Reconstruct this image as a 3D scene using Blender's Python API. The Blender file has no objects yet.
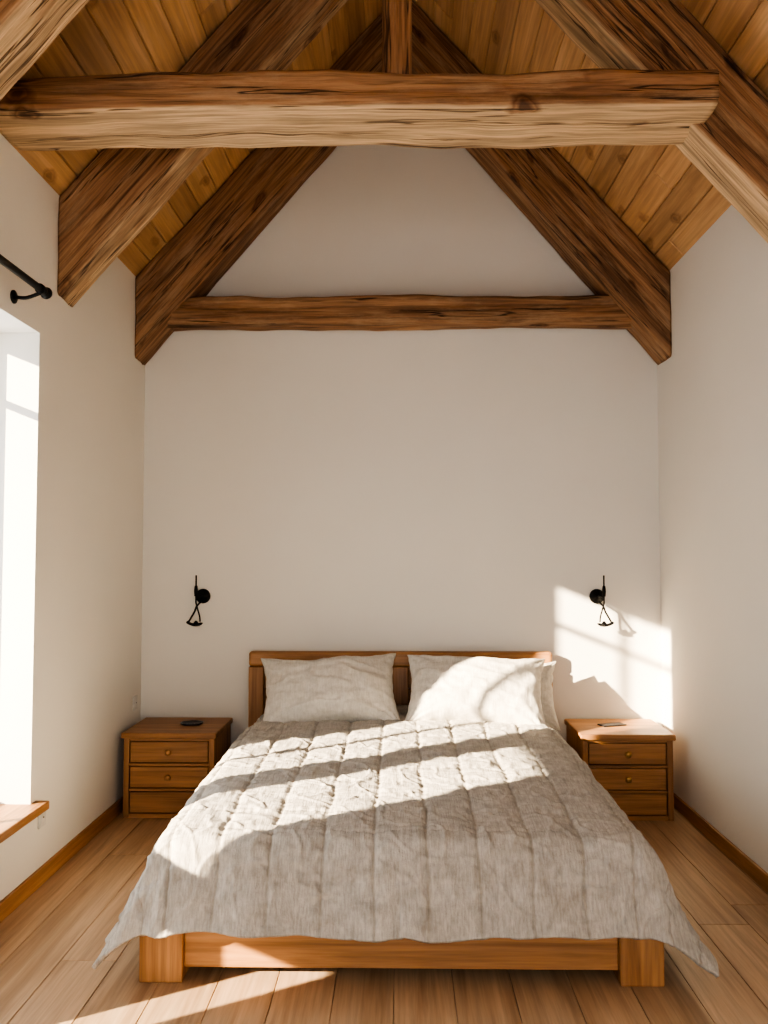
import bpy, bmesh, math, random
from mathutils import Vector, Matrix, noise
random.seed(7)
scene = bpy.context.scene
H = 1.34
W = 1.48
EAVE = 2.91
M = 1.10
APEX = EAVE + W*M
YF = -6.3
def roof(x): return APEX - M*abs(x)

# ---------------------------------------------------------------- materials
def nt(name):
    m = bpy.data.materials.new(name); m.use_nodes = True
    t = m.node_tree; t.nodes.clear()
    o = t.nodes.new('ShaderNodeOutputMaterial'); b = t.nodes.new('ShaderNodeBsdfPrincipled')
    t.links.new(b.outputs[0], o.inputs[0])
    return m, t, b
def N(t, k, **kw):
    n = t.nodes.new(k)
    for a, v in kw.items():
        if a in n.inputs.keys(): n.inputs[a].default_value = v
        else: setattr(n, a, v)
    return n
def ramp(t, fac, stops):
    r = t.nodes.new('ShaderNodeValToRGB'); e = r.color_ramp.elements
    while len(e) < len(stops): e.new(0.5)
    for i, (p, c) in enumerate(stops):
        e[i].position = p; e[i].color = (*c, 1) if len(c) == 3 else c
    t.links.new(fac, r.inputs[0]); return r
def mix(t, mode, fac, a, b):
    m = t.nodes.new('ShaderNodeMix'); m.data_type = 'RGBA'; m.blend_type = mode
    for s, v in ((m.inputs[0], fac), (m.inputs[6], a), (m.inputs[7], b)):
        if hasattr(v, 'is_output'): t.links.new(v, s)
        elif isinstance(v, (int, float)): s.default_value = v
        else: s.default_value = (*v, 1)
    return m.outputs[2]
def mapping(t, vec, sc):
    m = N(t, 'ShaderNodeMapping'); m.inputs['Scale'].default_value = sc
    t.links.new(vec, m.inputs[0]); return m.outputs[0]
def noi(t, vec, scale=1, detail=5, rough=.6, dist=0):
    n = N(t, 'ShaderNodeTexNoise'); n.inputs['Scale'].default_value = scale
    n.inputs['Detail'].default_value = detail; n.inputs['Roughness'].default_value = rough
    n.inputs['Distortion'].default_value = dist
    t.links.new(vec, n.inputs['Vector']); return n.outputs['Fac']

def wood(name, dark, mid, light, sap=None, sc=1.0, rough=.5, knots=0.0, kfac=.9, var=.25, bump=.15, fine=.35, cracks=False):
    m, t, b = nt(name)
    a = N(t, 'ShaderNodeAttribute', attribute_name='wc').outputs['Vector']
    n1 = noi(t, mapping(t, a, (.9*sc, 15*sc, 15*sc)), 1, 5, .62, .9)
    col = ramp(t, n1, [(.34, dark), (.5, mid), (.66, light)]).outputs[0]
    if sap:  # paler undersides: bounced light painted into the beam colour
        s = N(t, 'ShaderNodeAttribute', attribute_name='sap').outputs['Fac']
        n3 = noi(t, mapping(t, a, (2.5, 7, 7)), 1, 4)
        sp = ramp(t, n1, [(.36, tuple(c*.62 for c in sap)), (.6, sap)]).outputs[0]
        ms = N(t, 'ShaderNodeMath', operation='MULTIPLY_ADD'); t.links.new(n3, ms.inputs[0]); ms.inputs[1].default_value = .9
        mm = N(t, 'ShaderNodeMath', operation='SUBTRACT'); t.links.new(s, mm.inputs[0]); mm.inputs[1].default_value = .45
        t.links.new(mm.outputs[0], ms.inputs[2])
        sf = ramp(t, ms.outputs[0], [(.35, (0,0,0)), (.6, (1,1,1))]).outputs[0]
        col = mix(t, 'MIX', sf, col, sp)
    n2 = noi(t, mapping(t, a, (3*sc, 75*sc, 75*sc)), 1, 3, .6)
    f = ramp(t, n2, [(.35, (1-fine,)*3), (.6, (1.0,)*3)]).outputs[0]
    col = mix(t, 'MULTIPLY', 1.0, col, f)
    hgt = n2
    if cracks:
        nw = noi(t, mapping(t, a, (2.6, 10, 10)), 1, 6, .7)
        col = mix(t, 'MIX', ramp(t, nw, [(.50, (0, 0, 0)), (.68, (.45, .45, .45))]).outputs[0], col, (.53, .365, .225))
    if knots:
        v = N(t, 'ShaderNodeTexVoronoi'); v.inputs['Scale'].default_value = 1.0
        wn = N(t, 'ShaderNodeTexNoise'); wn.inputs['Scale'].default_value = 14; t.links.new(a, wn.inputs['Vector'])
        av = N(t, 'ShaderNodeVectorMath', operation='MULTIPLY_ADD'); t.links.new(wn.outputs['Color'], av.inputs[0]); av.inputs[1].default_value = (.06, .06, .06); t.links.new(a, av.inputs[2])
        t.links.new(mapping(t, av.outputs[0], (2.9*knots, 5.2*knots, 5.2*knots)), v.inputs['Vector'])
        k = ramp(t, v.outputs['Distance'], [(.05, (.16, .09, .06)), (.10, (.60, .48, .40)), (.125, (.38, .28, .22)), (.20, (1, 1, 1))]).outputs[0]
        col = mix(t, 'MULTIPLY', kfac, col, k)
    if cracks:
        nc = noi(t, mapping(t, a, (.9, 20, 20)), 1, 3, .55, .2)
        sb = N(t, 'ShaderNodeMath', operation='SUBTRACT'); t.links.new(nc, sb.inputs[0]); sb.inputs[1].default_value = .60
        ab = N(t, 'ShaderNodeMath', operation='ABSOLUTE'); t.links.new(sb.outputs[0], ab.inputs[0])
        ck = ramp(t, ab.outputs[0], [(.0, (.12, .09, .07)), (.006, (.25, .2, .17)), (.018, (1, 1, 1))]).outputs[0]
        col = mix(t, 'MULTIPLY', .9, col, ck)
        ad = N(t, 'ShaderNodeMath', operation='ADD'); t.links.new(n2, ad.inputs[0]); t.links.new(ck, ad.inputs[1]); hgt = ad.outputs[0]
    w = N(t, 'ShaderNodeAttribute', attribute_name='wr').outputs['Fac']
    mr = N(t, 'ShaderNodeMapRange'); t.links.new(w, mr.inputs[0]); mr.inputs[3].default_value = 1-var; mr.inputs[4].default_value = 1+var*.6
    hs = N(t, 'ShaderNodeHueSaturation'); t.links.new(mr.outputs[0], hs.inputs['Value']); t.links.new(col, hs.inputs['Color'])
    t.links.new(hs.outputs[0], b.inputs['Base Color'])
    b.inputs['Roughness'].default_value = rough
    bp = N(t, 'ShaderNodeBump'); bp.inputs['Strength'].default_value = bump; bp.inputs['Distance'].default_value = .01
    t.links.new(hgt, bp.inputs['Height']); t.links.new(bp.outputs[0], b.inputs['Normal'])
    return m

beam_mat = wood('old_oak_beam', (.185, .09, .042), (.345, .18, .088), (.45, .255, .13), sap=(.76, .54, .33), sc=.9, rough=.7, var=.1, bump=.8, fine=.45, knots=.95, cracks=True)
plank_mat = wood('pine_plank', (.46, .27, .135), (.57, .345, .175), (.66, .42, .225), sc=.8, rough=.55, var=.22, bump=.1, fine=.18, knots=1.0, kfac=.55)
floor_mat = wood('oak_floor', (.45, .295, .18), (.54, .37, .235), (.62, .44, .29), sc=.9, rough=.42, var=.13, bump=.06, fine=.2)
furn_mat = wood('oak_furniture', (.33, .155, .06), (.44, .22, .09), (.54, .285, .125), sc=1.0, rough=.45, var=.12, bump=.08, fine=.25)
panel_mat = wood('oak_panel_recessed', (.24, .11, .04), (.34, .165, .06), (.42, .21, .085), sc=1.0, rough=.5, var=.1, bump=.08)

def plaster(name, c):
    m, t, b = nt(name)
    g = N(t, 'ShaderNodeTexCoord').outputs['Object']
    n = noi(t, g, 1.3, 4, .5); col = ramp(t, n, [(.3, tuple(x*.96 for x in c)), (.7, c)]).outputs[0]
    t.links.new(col, b.inputs['Base Color']); b.inputs['Roughness'].default_value = .9
    n2 = noi(t, g, 18, 6, .6)
    bp = N(t, 'ShaderNodeBump'); bp.inputs['Strength'].default_value = .12; bp.inputs['Distance'].default_value = .01
    t.links.new(n2, bp.inputs['Height']); t.links.new(bp.outputs[0], b.inputs['Normal'])
    return m
wall_mat = plaster('plaster_white', (.785, .755, .70))
def simple(name, c, rough=.5, metal=0):
    m, t, b = nt(name)
    g = N(t, 'ShaderNodeTexCoord').outputs['Object']
    col = ramp(t, noi(t, g, 40, 3), [(.3, tuple(x*.85 for x in c)), (.7, c)]).outputs[0]
    t.links.new(col, b.inputs['Base Color']); b.inputs['Roughness'].default_value = rough; b.inputs['Metallic'].default_value = metal
    return m
iron = simple('black_iron', (.012, .012, .013), .45, .6)
brass = simple('knob_brass', (.55, .35, .14), .35, .7)
white_paint = simple('white_paint', (.8, .79, .76), .5)
plastic = simple('white_plastic', (.7, .68, .64), .4)
dark_glossy = simple('dark_gloss', (.03, .03, .035), .2)
def fabric(name, c1, c2, sc=16, streak=.6, seams=False, bumpd=.006):
    m, t, b = nt(name)
    g = N(t, 'ShaderNodeTexCoord').outputs['Object']
    n = noi(t, g, sc, 6, .7, .3)
    n0 = noi(t, g, 3, 3)
    col = ramp(t, n, [(.35, c1), (.62, c2)]).outputs[0]
    col = mix(t, 'MULTIPLY', .5, col, ramp(t, n0, [(.3, (.88, .87, .86)), (.7, (1, 1, 1))]).outputs[0])
    th = noi(t, mapping(t, g, (160, 14, 30)), 1, 3)
    col = mix(t, 'MULTIPLY', streak, col, ramp(t, th, [(.38, (.70, .69, .68)), (.6, (1, 1, 1))]).outputs[0])
    if seams:
        s = N(t, 'ShaderNodeAttribute', attribute_name='seam').outputs['Fac']
        col = mix(t, 'MULTIPLY', ramp(t, s, [(.5, (0, 0, 0)), (1, (1, 1, 1))]).outputs[0], col, (.80, .78, .75))
    t.links.new(col, b.inputs['Base Color']); b.inputs['Roughness'].default_value = .92
    b.inputs['Sheen Weight'].default_value = .1
    n2 = noi(t, g, 38, 6, .7)
    ad = N(t, 'ShaderNodeMath', operation='ADD'); t.links.new(n2, ad.inputs[0]); t.links.new(th, ad.inputs[1])
    bp = N(t, 'ShaderNodeBump'); bp.inputs['Strength'].default_value = .4; bp.inputs['Distance'].default_value = bumpd
    t.links.new(ad.outputs[0], bp.inputs['Height']); t.links.new(bp.outputs[0], b.inputs['Normal'])
    return m
quilt_mat = fabric('linen_quilt', (.42, .39, .35), (.56, .53, .485), seams=True, bumpd=.008)
pillow_mat = fabric('linen_pillow', (.62, .585, .52), (.73, .695, .635), 34, .3)
matt_mat = fabric('mattress_cloth', (.6, .58, .54), (.66, .64, .6))
glass, t, b = nt('window_glass')
o = [n for n in t.nodes if n.type == 'OUTPUT_MATERIAL'][0]
tr = N(t, 'ShaderNodeBsdfTransparent'); gl = N(t, 'ShaderNodeBsdfGlossy'); gl.inputs['Roughness'].default_value = .02
mx = N(t, 'ShaderNodeMixShader'); mx.inputs[0].default_value = .04
t.links.new(tr.outputs[0], mx.inputs[1]); t.links.new(gl.outputs[0], mx.inputs[2]); t.links.new(mx.outputs[0], o.inputs[0])

# ---------------------------------------------------------------- builder
class B:
    def __init__(s): s.v=[]; s.f=[]; s.wc=[]; s.wr=[]; s.sap=[]; s.mi=[]; s.sm=[]; s.mats=[]
    def m(s, mat):
        if mat not in s.mats: s.mats.append(mat)
        return s.mats.index(mat)
    def add(s, vs, fs, mat, wc=None, wr=None, sap=None, smooth=False):
        o = len(s.v); s.v += [tuple(p) for p in vs]
        s.wc += [tuple(p) for p in (wc or vs)]
        r = random.random() if wr is None else wr
        s.wr += [r]*len(vs); s.sap += (sap or [0.0]*len(vs))
        k = s.m(mat)
        for f in fs: s.f.append([i+o for i in f]); s.mi.append(k); s.sm.append(smooth)
    def box(s, lo, hi, mat, grain='x', bev=.004, rot=None, seg=2, wr=None):
        lo = Vector(lo); hi = Vector(hi); c = (lo+hi)/2; sz = hi-lo
        bm = bmesh.new(); bmesh.ops.create_cube(bm, size=1)
        for v in bm.verts: v.co = Vector((v.co.x*sz.x, v.co.y*sz.y, v.co.z*sz.z))
        if bev > 0: bmesh.ops.bevel(bm, geom=bm.edges[:], offset=min(bev, min(sz)*.45), segments=seg, profile=.5, affect='EDGES')
        off = Vector((random.random(), random.random(), random.random()))*20
        loc = [v.co.copy() for v in bm.verts]
        if grain == 'x': wc = [p+off for p in loc]
        elif grain == 'y': wc = [Vector((p.y, p.x, p.z))+off for p in loc]
        else: wc = [Vector((p.z, p.y, p.x))+off for p in loc]
        R = rot if rot else Matrix.Identity(3)
        bm.verts.index_update()
        s.add([R@p+c for p in loc], [[v.index for v in f.verts] for f in bm.faces], mat, wc, wr)
        bm.free()
    def lathe(s, origin, axis, prof, mat, seg=24):
        a = Vector(axis).normalized(); u = a.orthogonal().normalized(); w = a.cross(u)
        vs = []; fs = []
        for (r, h) in prof:
            for k in range(seg):
                th = 2*math.pi*k/seg
                vs.append(Vector(origin)+a*h+(u*math.cos(th)+w*math.sin(th))*max(r, 1e-5))
        for i in range(len(prof)-1):
            for k in range(seg):
                fs.append([i*seg+k, i*seg+(k+1)%seg, (i+1)*seg+(k+1)%seg, (i+1)*seg+k])
        fs.append(list(range(seg))[::-1]); fs.append([(len(prof)-1)*seg+k for k in range(seg)])
        s.add(vs, fs, mat, smooth=True)
    def tube(s, pts, r, mat, seg=10):
        pts = [Vector(p) for p in pts]; vs = []; fs = []
        prev = None
        for i, p in enumerate(pts):
            d = (pts[min(i+1, len(pts)-1)]-pts[max(i-1, 0)]).normalized()
            u = d.orthogonal().normalized() if prev is None else (prev-d*prev.dot(d)).normalized()
            prev = u; w = d.cross(u)
            rr = r[min(i, len(r)-1)] if isinstance(r, list) else r
            for k in range(seg):
                th = 2*math.pi*k/seg; vs.append(p+(u*math.cos(th)+w*math.sin(th))*rr)
        for i in range(len(pts)-1):
            for k in range(seg):
                fs.append([i*seg+k, i*seg+(k+1)%seg, (i+1)*seg+(k+1)%seg, (i+1)*seg+k])
        fs.append(list(range(seg))[::-1]); fs.append([(len(pts)-1)*seg+k for k in range(seg)])
        s.add(vs, fs, mat, smooth=True)
    def build(s, name):
        me = bpy.data.meshes.new(name); me.from_pydata(s.v, [], s.f)
        for m in s.mats: me.materials.append(m)
        me.polygons.foreach_set('material_index', s.mi); me.polygons.foreach_set('use_smooth', s.sm)
        a = me.attributes.new('wc', 'FLOAT_VECTOR', 'POINT'); a.data.foreach_set('vector', [c for p in s.wc for c in p])
        a = me.attributes.new('wr', 'FLOAT', 'POINT'); a.data.foreach_set('value', s.wr)
        a = me.attributes.new('sap', 'FLOAT', 'POINT'); a.data.foreach_set('value', s.sap)
        me.update()
        ob = bpy.data.objects.new(name, me); scene.collection.objects.link(ob)
        bm = bmesh.new(); bm.from_mesh(me); bmesh.ops.recalc_face_normals(bm, faces=bm.faces); bm.to_mesh(me); bm.free()
        return ob

def smooth_pts(ctrl, n=8):
    P = [Vector(p) for p in ctrl]; P = [P[0]]+P+[P[-1]]; out = []
    for i in range(1, len(P)-2):
        for k in range(n):
            u = k/n; a, b_, c, d = P[i-1], P[i], P[i+1], P[i+2]
            out.append(.5*((2*b_)+(-a+c)*u+(2*a-5*b_+4*c-d)*u*u+(-a+3*b_-3*c+d)*u**3))
    out.append(P[-2]); return out

# ---------------------------------------------------------------- room shell
f = B(); w = .185; x = -W-.02
while x < W:
    y = YF + random.uniform(-1.4, 0)
    while y < 0.0:
        L = random.uniform(1.6, 2.4); y0 = max(y, YF); y1 = min(y+L, 0.0)
        if y1-y0 > .05: f.box((x+.0008, y0+.0008, -.03), (min(x+w, W+.02)-.0008, y1-.0008, 0), floor_mat, 'y', .0016, seg=1)
        y += L
    x += w
f.box((-W-.3, YF-.3, -.12), (W+.3, .2, -.031), floor_mat, 'y', 0)
f.build('floor')

c = B(); sl = math.sqrt(1+M*M); Ls = W*sl; ang = math.atan(M)
nb = 16; bw = (Ls+.02)/nb
for side in (-1, 1):
    R = Matrix.Rotation(ang*side, 3, 'Y')
    for k in range(nb):
        sp = (k+.5)*bw
        cx = side*(sp/sl); cz = APEX - M*sp/sl
        nrm = Vector((side*M, 0, 1)).normalized()
        y = YF + random.uniform(-2, 0)
        while y < 0:
            L = random.uniform(2.2, 3.6); y0 = max(y, YF); y1 = min(y+L, 0)
            if y1-y0 > .05:
                ctr = Vector((cx, (y0+y1)/2, cz)) + nrm*.0125
                hs = Vector((bw/2-.001, (y1-y0)/2-.001, .0125))
                c.box(ctr-hs, ctr+hs, plank_mat, 'y', .006, rot=R, seg=1)
            y += L
    sp = Ls/2+.15; ctr = Vector((side*sp/sl, (YF)/2, APEX-M*sp/sl)) + Vector((side*M, 0, 1)).normalized()*.09
    hs = Vector((Ls/2+.2, -YF/2+.3, .06)); c.box(ctr-hs, ctr+hs, plank_mat, 'y', 0, rot=R)
c.build('ceiling')

def gable(name, y0, y1, hole=None):
    g = B()
    if hole is None:
        P = [(-W-.3, -.03), (W+.3, -.03), (W+.3, roof(W+.3)), (0, APEX), (-W-.3, roof(W+.3))]
        n = len(P)
        vs = [(p[0], y0, p[1]) for p in P]+[(p[0], y1, p[1]) for p in P]
        fs = [list(range(n)), list(range(n, 2*n))[::-1]]+[[k, (k+1) % n, n+(k+1) % n, n+k] for k in range(n)]
        g.add(vs, fs, wall_mat)
    else:
        hx, hz = hole; z = EAVE-.35
        g.box((-W-.3, y0, -.03), (-hx, y1, z), wall_mat, bev=0)
        g.box((hx, y0, -.03), (W+.3, y1, z), wall_mat, bev=0)
        g.box((-hx, y0, hz), (hx, y1, z), wall_mat, bev=0)
        P = [(-W-.3, z), (W+.3, z), (W+.3, roof(W+.3)), (0, APEX), (-W-.3, roof(W+.3))]
        n = len(P)
        vs = [(p[0], y0, p[1]) for p in P]+[(p[0], y1, p[1]) for p in P]
        fs = [list(range(n)), list(range(n, 2*n))[::-1]]+[[k, (k+1) % n, n+(k+1) % n, n+k] for k in range(n)]
        g.add(vs, fs, wall_mat)
    return g.build(name)
gable('wall_back', 0, .25)
gable('wall_front', YF-.25, YF, hole=(1.0, 2.2))  # opening added behind the camera to let in soft fill

WIN = [(-2.24, -1.51, .35, 2.26), (-3.16, -2.80, .04, .62), (-2.98, -2.30, .68, 1.42)]
def side_wall(name, xin, xout, ops):
    g = B(); lo, hi = min(xin, xout), max(xin, xout); top = EAVE
    ys = sorted({YF, 0.0} | {o[0] for o in ops} | {o[1] for o in ops})
    for ya, yb in zip(ys, ys[1:]):
        ym = (ya+yb)/2; z = -.03
        for o in sorted([o for o in ops if o[0] < ym < o[1]], key=lambda o: o[2]):
            g.box((lo, ya, z), (hi, yb, o[2]), wall_mat, bev=0); z = o[3]
        g.box((lo, ya, z), (hi, yb, top), wall_mat, bev=0)
    return g.build(name)
side_wall('wall_left', -W, -W-.3, WIN)
side_wall('wall_right', W, W+.3, [])

def window(name, a, b_, z0, z1, mull, trans, fr=.045):
    g = B(); x0, x1 = -W-.24, -W-.20
    g.box((x0, a, z0), (x1, a+fr, z1), white_paint, 'z'); g.box((x0, b_-fr, z0), (x1, b_, z1), white_paint, 'z')
    g.box((x0, a+fr, z0), (x1, b_-fr, z0+fr), white_paint); g.box((x0, a+fr, z1-fr), (x1, b_-fr, z1), white_paint)
    for m_ in mull: g.box((x0+.005, m_-.012, z0+fr), (x1-.005, m_+.012, z1-fr), white_paint, 'z')
    for q in trans: g.box((x0+.006, a+fr, q-.013), (x1-.006, b_-fr, q+.013), white_paint)
    xm = (x0+x1)/2
    g.add([(xm, a+fr, z0+fr), (xm, b_-fr, z0+fr), (xm, b_-fr, z1-fr), (xm, a+fr, z1-fr)], [[0, 1, 2, 3]], glass)
    return g.build(name)
window('window_1', *WIN[0], [-1.88], [2.0])
window('added_window_low', *WIN[1], [], [], .025)  # unseen low opening, added to lay a sun band on the floor
window('added_window_mid', *WIN[2], [], [], .03)  # unseen opening, added and sized to shape the sun bands on the bed
g = B()
for xx in (-1.0, -.35, .30, .95): g.box((xx, YF-.15, 0), (xx+.05, YF-.1, 2.2), white_paint, 'z')
g.box((-.95, YF-.15, 2.15), (.95, YF-.1, 2.2), white_paint); g.box((-.95, YF-.15, 0), (.95, YF-.1, .06), white_paint)
g.build('fill_opening_frame')  # bars of the unseen opening added for fill light

s = B()
s.box((-W-.2, WIN[0][0]-.0, .318), (-W+.055, -1.45, .352), furn_mat, 'y', .005)
s.build('window_sill')
for sx, nm in ((-1, 'baseboard_left'), (1, 'baseboard_right')):
    g = B()
    segs = [(YF, -3.18), (-2.78, 0)] if sx < 0 else [(YF, -3.0), (-3.0, 0)]
    for (a, b_) in segs:
        x0, x1 = sorted((sx*W, sx*(W-.016)))
        g.box((x0, a+.0005, 0), (x1, b_-.0005, .07), furn_mat, 'y', .004)
    g.build(nm)
g = B(); g.box((-W+.017, -.016, 0), (W-.017, 0, .07), furn_mat, 'x', .004); g.build('baseboard_back')

# ---------------------------------------------------------------- beams
def loft(name, stations, U, V, mat, seed, along, lit_dir=None, wav=.014, fine=.003, lit_amt=1.0, rc=.02):
    U = Vector(U); V = Vector(V); g = B(); vs = []; wc = []; sp = []; fs = []
    off = Vector((seed*3.7, seed*1.3, seed*2.1))
    ns = 8
    def ring(hu, hv):
        P = []
        cs = [(1, -1, -90), (1, 1, 0), (-1, 1, 90), (-1, -1, 180)]
        for ci, (su, sv, a0) in enumerate(cs):
            for k in range(4):
                th = math.radians(a0+k*30)
                P.append((su*(hu-rc)+rc*math.cos(th), sv*(hv-rc)+rc*math.sin(th)))
            nx = cs[(ci+1) % 4]
            e0 = P[-1]; th = math.radians(nx[2]); e1 = (nx[0]*(hu-rc)+rc*math.cos(th), nx[1]*(hv-rc)+rc*math.sin(th))
            for k in range(1, ns): P.append((e0[0]+(e1[0]-e0[0])*k/ns, e0[1]+(e1[1]-e0[1])*k/ns))
        return P
    nr = None
    for i, (c_, hu, hv) in enumerate(stations):
        R = ring(hu, hv); nr = len(R); l = along[i]
        for (a, b_) in R:
            q = Vector((l*1.6, (1 if a > 0 else -1)*.8*min(1, abs(a)/hu*1.5), (1 if b_ > 0 else -1)*.9*min(1, abs(b_)/hv*1.5)))+off
            d1 = noise.noise(q)*wav + noise.noise(q*2.7)*wav*.5 + noise.noise(q*6)*wav*.12
            d2 = noise.noise(Vector((l*9, a*22, b_*22))+off)*fine + noise.noise(Vector((l*3, a*40, b_*40))+off)*fine*.8
            rad = math.hypot(a/hu, b_/hv); ux = a/hu/rad; vx = b_/hv/rad
            p = Vector(c_)+U*(a+ux*(d1+d2))+V*(b_+vx*(d1+d2))
            vs.append(p); wc.append(Vector((l, a, b_))+off)
            if lit_dir: sv = max(0, min(1, (a/hu*lit_dir[0]+b_/hv*lit_dir[1]-.75)/.25))*lit_amt  # weights the painted light tint towards the underside
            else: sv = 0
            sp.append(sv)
    for i in range(len(stations)-1):
        for k in range(nr): fs.append([i*nr+k, i*nr+(k+1) % nr, (i+1)*nr+(k+1) % nr, (i+1)*nr+k])
    fs.append(list(range(nr))[::-1]); fs.append([(len(stations)-1)*nr+k for k in range(nr)])
    g.add(vs, fs, mat, wc, wr=.6, sap=sp, smooth=True)
    return g.build(name)

def rafter(side, yf, depth, th, seed, th_top=None, xin=0.0, lit_amt=.8):
    th_top = th_top or th; st = []; al = []
    n = 110
    for i in range(n+1):
        t_ = i/n; x = side*(W - .002 - (W-.002-xin)*t_)
        h = th+(th_top-th)*t_
        zt = roof(x)-.004
        st.append(((x, yf+depth/2, zt-h/2), depth/2, h/2)); al.append(abs(x)*sl)
    return loft('rafter', st, (0, 1, 0), (0, 0, 1), beam_mat, seed, al, lit_dir=(0, -1), lit_amt=lit_amt)
rafter(-1, -.215, .21, .46, 1, .38, lit_amt=.2)
rafter(1, -.28, .27, .475, 2, .38, lit_amt=.2)
rafter(-1, -1.34, .19, .44, 3, .38, lit_amt=.5)
rafter(1, -1.89, .19, .44, 4, .42, lit_amt=.9)
rafter(-1, -2.66, .20, .46, 5, .42, lit_amt=.6)

def hbeam(name, x0, x1, y0, y1, z0, z1, seed, sag=0, lit_amt=1, n=130, wav=.014):
    st = []; al = []
    for i in range(n+1):
        x = x0+(x1-x0)*i/n
        st.append(((x, (y0+y1)/2, (z0+z1)/2+sag*math.sin(math.pi*i/n)), (y1-y0)/2, (z1-z0)/2)); al.append(x)
    return loft(name, st, (0, 1, 0), (0, 0, 1), beam_mat, seed, al, lit_dir=(0, -1), lit_amt=lit_amt, wav=wav)
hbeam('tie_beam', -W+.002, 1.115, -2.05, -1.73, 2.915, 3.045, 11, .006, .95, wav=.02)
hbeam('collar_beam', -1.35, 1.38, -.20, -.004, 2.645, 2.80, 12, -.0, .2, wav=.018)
st = []; al = []
for i in range(41):
    z = 3.045+(APEX-.10-3.045)*i/40; st.append(((-.008, -1.965, z), .053, .05)); al.append(z)
loft('king_post', st, (1, 0, 0), (0, 1, 0), beam_mat, 21, al, wav=.006)

# ---------------------------------------------------------------- curtain rod
g = B(); rx, rz = -1.375, 2.365
g.tube([(rx, -3.3, rz), (rx, -1.74, rz)], .0135, iron, 16)
for ye, d in ((-1.74, 1), (-3.3, -1)):
    g.lathe((rx, ye, rz), (0, d, 0), [(.013, -.03), (.018, -.028), (.018, 0), (.012, .004), (.012, .012), (.022, .02), (.024, .03), (.019, .042), (.0, .047)], iron, 20)
for yb in (-1.765, -3.2):
    g.lathe((-W, yb, rz-.03), (1, 0, 0), [(.026, 0), (.026, .006), (.020, .01), (.0, .011)], iron, 20)
    g.tube(smooth_pts([(-W+.005, yb, rz-.03), (-W+.05, yb, rz-.034), (rx, yb, rz-.016)]), .007, iron)
    g.tube([(rx, yb-.010, rz), (rx, yb+.010, rz)], .019, iron, 16)
g.build('curtain_rod')

# ---------------------------------------------------------------- sconces
def sconce(x, m):
    g = B(); z = 1.117
    g.lathe((x, 0, z), (0, -1, 0), [(.042, 0), (.042, .010), (.036, .016), (.018, .020), (.016, .035), (.0, .038)], iron, 28)
    g.tube(smooth_pts([(x, -.03, z), (x-m*.012, -.05, z+.004), (x-m*.028, -.06, z-.002)], 5), .007, iron)
    xr = x-m*.028
    g.tube([(xr, -.06, z-.035), (xr, -.06, z+.12)], .0045, iron)
    g.lathe((xr, -.06, z+.03), (0, 0, 1), [(.0, -.03), (.009, -.028), (.011, 0), (.008, .03), (.0, .032)], iron, 14)
    g.tube(smooth_pts([(x-m*.005, -.03, z-.03), (x-m*.022, -.065, z-.055), (xr-m*.004, -.075, z-.085), (xr-m*.022, -.085, z-.12), (xr-m*.035, -.09, z-.145)], 6), .0055, iron)
    g.tube(smooth_pts([(xr, -.06, z-.035), (xr+m*.012, -.07, z-.07), (xr+m*.026, -.08, z-.11), (xr+m*.03, -.085, z-.14)], 6), .0045, iron)
    g.tube(smooth_pts([(xr-m*.045, -.09, z-.140), (xr-m*.02, -.09, z-.153), (xr+m*.01, -.088, z-.158), (xr+m*.045, -.086, z-.148)], 6), [.004]+[.008]*16+[.004, .004], iron)
    g.lathe((xr+m*.008, -.088, z-.165), (0, 0, 1), [(.0, 0), (.022, .002), (.026, .008), (.012, .02), (.006, .03), (0, .031)], iron, 18)
    return g.build('wall_sconce')
sconce(-1.128, 1); sconce(1.118, -1)

def outlet(y, z):
    g = B(); g.box((-W, y-.035, z-.04), (-W+.008, y+.035, z+.04), plastic, bev=.003)
    g.box((-W+.008, y-.022, z-.022), (-W+.011, y+.022, z+.022), plastic, bev=.002)
    g.lathe((-W+.011, y, z), (1, 0, 0), [(.004, 0), (.004, .001), (0, .001)], dark_glossy, 10)
    return g.build('wall_outlet')
outlet(-.12, .53); outlet(-1.40, .27)

# ---------------------------------------------------------------- nightstands
def nightstand(x0, x1, knobs):
    g = B(); yf, yb, hh = -.475, -.035, .435
    g.box((x0, yf-.015, hh-.03), (x1, yb, hh), furn_mat, 'x', .006)
    bx0, bx1 = x0+.012, x1-.012
    g.box((bx0, yf, 0), (bx0+.03, yb, hh-.03), furn_mat, 'z', .003)
    g.box((bx1-.03, yf, 0), (bx1, yb, hh-.03), furn_mat, 'z', .003)
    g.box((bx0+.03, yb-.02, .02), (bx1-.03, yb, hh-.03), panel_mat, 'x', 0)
    g.box((bx0+.03, yf+.03, .015), (bx1-.03, yb-.02, .03), furn_mat, 'x', 0)
    z = .022; dh = (hh-.03-z)/3
    g.box((bx0+.03, yf+.002, 0), (bx1-.03, yf+.025, .022), furn_mat, 'x', .002)
    for k in range(3):
        a = z+k*dh
        g.box((bx0+.03, yf+.003, a+dh-.014), (bx1-.03, yf+.4, a+dh), furn_mat, 'x', .002)
        g.box((bx0+.034, yf+.004, a+.004), (bx1-.034, yf+.024, a+dh-.018), furn_mat, 'x', .004)
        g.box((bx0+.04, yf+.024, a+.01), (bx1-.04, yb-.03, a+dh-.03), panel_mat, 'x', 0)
        if k > 0:
            g.lathe(((x0+x1)/2+knobs[1], yf+.006, a+dh/2-.005), (0, -1, 0), [(.010, 0), (.007, .004), (.007, .012), (.015, .018), (.016, .024), (.010, .030), (0, .031)], knobs[0], 20)
    return g.build('nightstand')
nightstand(-1.44, -.945, (furn_mat, 0)); nightstand(.92, 1.405, (brass, 0))

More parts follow.
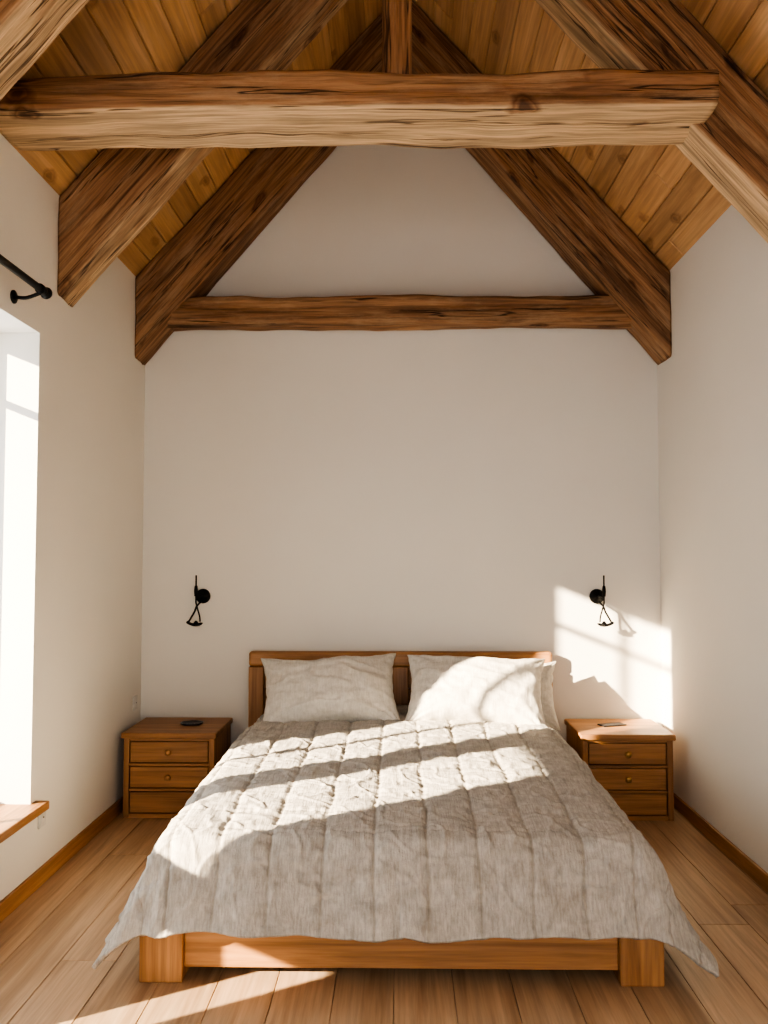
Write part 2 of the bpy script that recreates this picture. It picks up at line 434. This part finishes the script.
g = B()
pts = [(.0, 0), (.052, .0), (.060, .004), (.062, .010), (.056, .010), (.052, .005), (.0, .004)]
g.lathe((-1.13, -.24, .435), (0, 0, 1), pts, dark_glossy, 28)
g.build('trinket_dish')
g = B()
R = Matrix.Rotation(.35, 3, 'Z')
g.box((1.07, -.27, .435), (1.21, -.20, .443), dark_glossy, bev=.003, rot=R); g.build('smartphone')

# ---------------------------------------------------------------- bed
bed = bpy.data.objects.new('bed', None); scene.collection.objects.link(bed)
def child(ob): ob.parent = bed; return ob
g = B()
hx = .85; y0, y1 = -.085, -.025; top = .81
g.box((-hx, y0, 0), (-hx+.085, y1, top-.085), furn_mat, 'z', .006); g.box((hx-.085, y0, 0), (hx, y1, top-.085), furn_mat, 'z', .006)
g.box((-hx, y0, top-.085), (hx, y1, top), furn_mat, 'x', .016, seg=3)
g.box((-.045, y0+.004, .25), (.045, y1, top-.085), furn_mat, 'z', .004)
for k in range(4):
    z = .25+k*.118
    for a, b_ in ((-hx+.085, -.045), (.045, hx-.085)):
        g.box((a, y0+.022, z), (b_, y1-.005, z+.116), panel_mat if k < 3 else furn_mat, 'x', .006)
child(g.build('headboard'))
g = B(); fy = -2.24; fx = .825
for sx in (-1, 1):
    a, b_ = sorted((sx*fx, sx*(fx-.138)))
    g.box((a, fy, 0), (b_, fy+.14, .205), furn_mat, 'z', .005)
    a, b_ = sorted((sx*(fx-.01), sx*(fx-.05)))
    g.box((a, fy+.14, .05), (b_, -.085, .205), furn_mat, 'y', .004)
g.box((-fx+.138, fy+.022, .04), (fx-.138, fy+.062, .205), furn_mat, 'x', .004)
for k in range(13):
    yy = fy+.2+k*.145; g.box((-fx+.05, yy, .17), (fx-.05, yy+.08, .19), furn_mat, 'x', .002)
child(g.build('frame'))
g = B(); g.box((-.74, -2.12, .19), (.74, -.10, .41), matt_mat, bev=.06, seg=5); child(g.build('mattress'))

def grid_mesh(name, P, nu, nv, mat):
    fs = []
    for j in range(nv-1):
        for i in range(nu-1):
            a = j*nu+i; fs.append([a, a+1, a+nu+1, a+nu])
    me = bpy.data.meshes.new(name); me.from_pydata([tuple(p) for p in P], [], fs); me.materials.append(mat)
    me.polygons.foreach_set('use_smooth', [True]*len(fs)); me.update()
    ob = bpy.data.objects.new(name, me); scene.collection.objects.link(ob); return ob

NE = 200; EM = .9; phimax = math.radians(68); hv_tab = [(0, 0)]
for k in range(NE):
    e = (k+.5)*EM/NE; u = min(1, e/.17); ph = phimax*(u*u*(3-2*u))
    if e > .30: ph -= math.radians(16)*min(1, (e-.30)/.12)
    h_, v_ = hv_tab[-1]; hv_tab.append((h_+math.cos(ph)*EM/NE, v_+math.sin(ph)*EM/NE))
def prof(e):
    q = min(e/EM*NE, NE-1e-3); i = int(q); fr = q-i; a, b_ = hv_tab[i], hv_tab[i+1]
    return a[0]+(b_[0]-a[0])*fr, a[1]+(b_[1]-a[1])*fr
NU, NV = 441, 461
s0 = .69; t1 = 2.01; SE = .455; TE = .365
P = []; ST = []
for j in range(NV):
    tt = (t1+TE)*j/(NV-1)
    for i in range(NU):
        ss = -(s0+SE)+2*(s0+SE)*i/(NU-1)
        dx = max(abs(ss)-s0, 0); dy = max(tt-t1, 0); sg = 1 if ss > 0 else -1
        pn = 3.6
        e = (dx**pn+dy**pn)**(1/pn) if (dx > 0 or dy > 0) else 0
        sc_ = max(-s0, min(s0, ss)); tc = min(tt, t1)
        ux, uy = (dx/e, dy/e) if e > 0 else (0, 0)
        aa = math.atan2(dy, dx) if e > 0 else 0
        q = Vector((sc_*3.2, tc*3.2, aa*1.4+(5 if sg > 0 else 0)))
        k = min(1, e/.45)
        h_, v_ = prof(e)
        fold = (noise.noise(q)*.06+noise.noise(q*2.3)*.035)*k**1.2
        h_ += fold
        if tt < .7: h_ *= .62+.38*max(0, tt-.35)/.35 if tt > .35 else .62
        zt = .515-.065*(tc/t1)
        zt += .012*noise.noise(Vector((ss*1.5, tt*1.5, 3)))
        x = sc_+sg*ux*h_; y = -.10-tc-uy*h_
        z = zt-v_*(1+.08*noise.noise(q*1.5+Vector((9, 0, 0))))
        P.append(Vector((x, y, max(z, .035)))); ST.append((ss, tt))
q = grid_mesh('quilt', P, NU, NV, quilt_mat)
me = q.data; nr = [v.normal.copy() for v in me.vertices]
sgn = 1 if nr[NU*(NV//2)+NU//2].z > 0 else -1
if sgn < 0: me.flip_normals()
seamv = []
for idx, v in enumerate(me.vertices):
    ss, tt = ST[idx]
    a = ss/.166+.5+.06*noise.noise(Vector((ss*4, tt*5, 1))); b_ = tt/.185+.10*noise.noise(Vector((ss*4, tt*3, 7)))
    da = abs(a-round(a))*.166; db = abs(b_-round(b_))*.185
    sa = math.exp(-(da/.008)**2); sb = .6*math.exp(-(db/.008)**2)
    wa = math.exp(-(da/.032)**2); wb = math.exp(-(db/.032)**2)
    puff = -.006*sa-.005*sb + .004*(1-wa)*(1-wb*.7)
    pk = .0085*noise.noise(Vector((ss*6, tt*42, 2)))*(.08+wa) + .006*noise.noise(Vector((ss*42, tt*6, 12)))*(.06+wb*.9)
    wr_ = .006*noise.noise(Vector((ss*4, tt*5, 4))) + .0026*noise.noise(Vector((ss*15, tt*18, 5))) + .0015*noise.noise(Vector((ss*45, tt*45, 5)))
    r_ = 1-abs(noise.noise(Vector((ss*6+tt*3, tt*6-ss*2, 8)))); wr_ += .0045*max(0, r_-.9)/.1
    r_ = 1-abs(noise.noise(Vector((ss*4-tt*5, tt*3+ss*3, 18)))); wr_ += .004*max(0, r_-.92)/.08
    ed = min(s0+SE-abs(ss), t1+TE-tt); ef = .3+.7*min(1, ed/.08)
    v.co += nr[idx]*sgn*(puff*ef+(pk+wr_)*ef)
    seamv.append(max(sa, sb))
at = me.attributes.new('seam', 'FLOAT', 'POINT'); at.data.foreach_set('value', seamv)
me.update()
md = q.modifiers.new('thick', 'SOLIDIFY'); md.thickness = .014; md.offset = -1

def pillow(cx, cy, cz, a, b, T, tilt, rz, seed, roll=0):
    n = 90; P = []; faces = []; idx = {}
    def pos(u, v, s_):
        e = max(0, (1-abs(u)**2.4))*max(0, (1-abs(v)**2.4))
        x = a*u*(1-.10*(1-v*v)*abs(u)**3); y = b*v*(1-.17*(1-u*u)*abs(v)**3)
        z = s_*T*e**.5
        k = e**.3
        o = Vector((seed*5.1, seed*2.3, s_*3))
        z += s_*k*(.018*noise.noise(Vector((u*2.0, v*2.0, 0))+o)+.008*noise.noise(Vector((u*4, v*5, 3))+o)+.0025*noise.noise(Vector((u*11, v*13, 3))+o))
        rr = 1-abs(noise.noise(Vector((u*2.0+v, v*2.0-u*.6, seed*2.0+s_)))); z += s_*k*.007*max(0, rr-.82)/.18
        r_ = math.hypot(1-abs(u), 1-abs(v)); th = math.atan2(1-abs(v), 1-abs(u))
        z += s_*k*.010*math.sin(th*13+seed)*math.exp(-r_*2.5)
        y += .016*noise.noise(Vector((u*1.5, v*1.5, seed*3.0))) + .005*noise.noise(Vector((u*6, v*3, seed*3.0)))
        x += .006*noise.noise(Vector((u*3, v*6, seed*4.0)))
        y -= .02*(u*u)*(1 if v < 0 else -.8)*abs(v)
        return Vector((x, y, z))
    for s_ in (1, -1):
        for j in range(n+1):
            for i in range(n+1):
                u = math.sin(math.pi/2*(-1+2*i/n)); v = math.sin(math.pi/2*(-1+2*j/n))
                bd = i in (0, n) or j in (0, n)
                key = (i, j) if bd else (i, j, s_)
                if key not in idx: idx[key] = len(P); P.append(pos(u, v, s_ if not bd else 0))
        for j in range(n):
            for i in range(n):
                def K(i_, j_):
                    bd = i_ in (0, n) or j_ in (0, n); return idx[(i_, j_) if bd else (i_, j_, s_)]
                fc = [K(i, j), K(i+1, j), K(i+1, j+1), K(i, j+1)]
                faces.append(fc if s_ > 0 else fc[::-1])
    me = bpy.data.meshes.new('pillow'); me.from_pydata([tuple(p) for p in P], [], faces); me.materials.append(pillow_mat)
    me.polygons.foreach_set('use_smooth', [True]*len(faces)); me.update()
    ob = bpy.data.objects.new('pillow', me); scene.collection.objects.link(ob)
    ob.matrix_world = Matrix.Translation((cx, cy, cz)) @ Matrix.Rotation(rz, 4, 'Z') @ Matrix.Rotation(tilt, 4, 'X') @ Matrix.Rotation(roll, 4, 'Z')
    return ob
pillow(-.37, -.37, .63, .37, .225, .12, math.radians(46), 0.05, 1, .05)
pillow(.395, -.38, .63, .375, .225, .12, math.radians(45), -.04, 2, -.04)
pillow(.53, -.26, .61, .32, .19, .055, math.radians(56), 0.0, 3, -.04)

# ---------------------------------------------------------------- light
d = Vector((1.58, 1, -.636)).normalized()
sun = bpy.data.lights.new('sun', 'SUN'); sun.energy = 31; sun.angle = math.radians(.8); sun.color = (1, .82, .58)
so = bpy.data.objects.new('sun', sun); so.rotation_euler = d.to_track_quat('-Z', 'Y').to_euler(); so.location = (-5, -5, 5); scene.collection.objects.link(so)
wd = bpy.data.worlds.new('world'); scene.world = wd; wd.use_nodes = True
bg = wd.node_tree.nodes['Background']; bg.inputs[0].default_value = (.92, .96, 1.0, 1); bg.inputs[1].default_value = 4.0
def portal(loc, dirv, sx, sy):
    l = bpy.data.lights.new('portal', 'AREA'); l.shape = 'RECTANGLE'; l.size = sx; l.size_y = sy; l.cycles.is_portal = True
    o_ = bpy.data.objects.new('window_portal', l); o_.location = loc; o_.rotation_euler = Vector(dirv).to_track_quat('-Z', 'Z').to_euler(); scene.collection.objects.link(o_)
portal((0, YF-.2, 1.1), (0, 1, 0), 2.1, 2.3)
portal((-W-.28, -1.875, 1.3), (1, 0, 0), 2.0, 2.0)
portal((-W-.28, -2.64, 1.0), (1, 0, 0), .9, .9)

# ---------------------------------------------------------------- camera
cam = bpy.data.cameras.new('cam'); co = bpy.data.objects.new('camera', cam); scene.collection.objects.link(co)
cam.sensor_fit = 'HORIZONTAL'; cam.sensor_width = 36; cam.lens = 890/768*36
co.location = (0, -5.1, H)
co.rotation_euler = (math.radians(90+2.9), 0, math.radians(1.03))
scene.camera = co
scene.view_settings.view_transform = 'AgX'
scene.view_settings.look = 'AgX - High Contrast'
scene.view_settings.exposure = 0.1
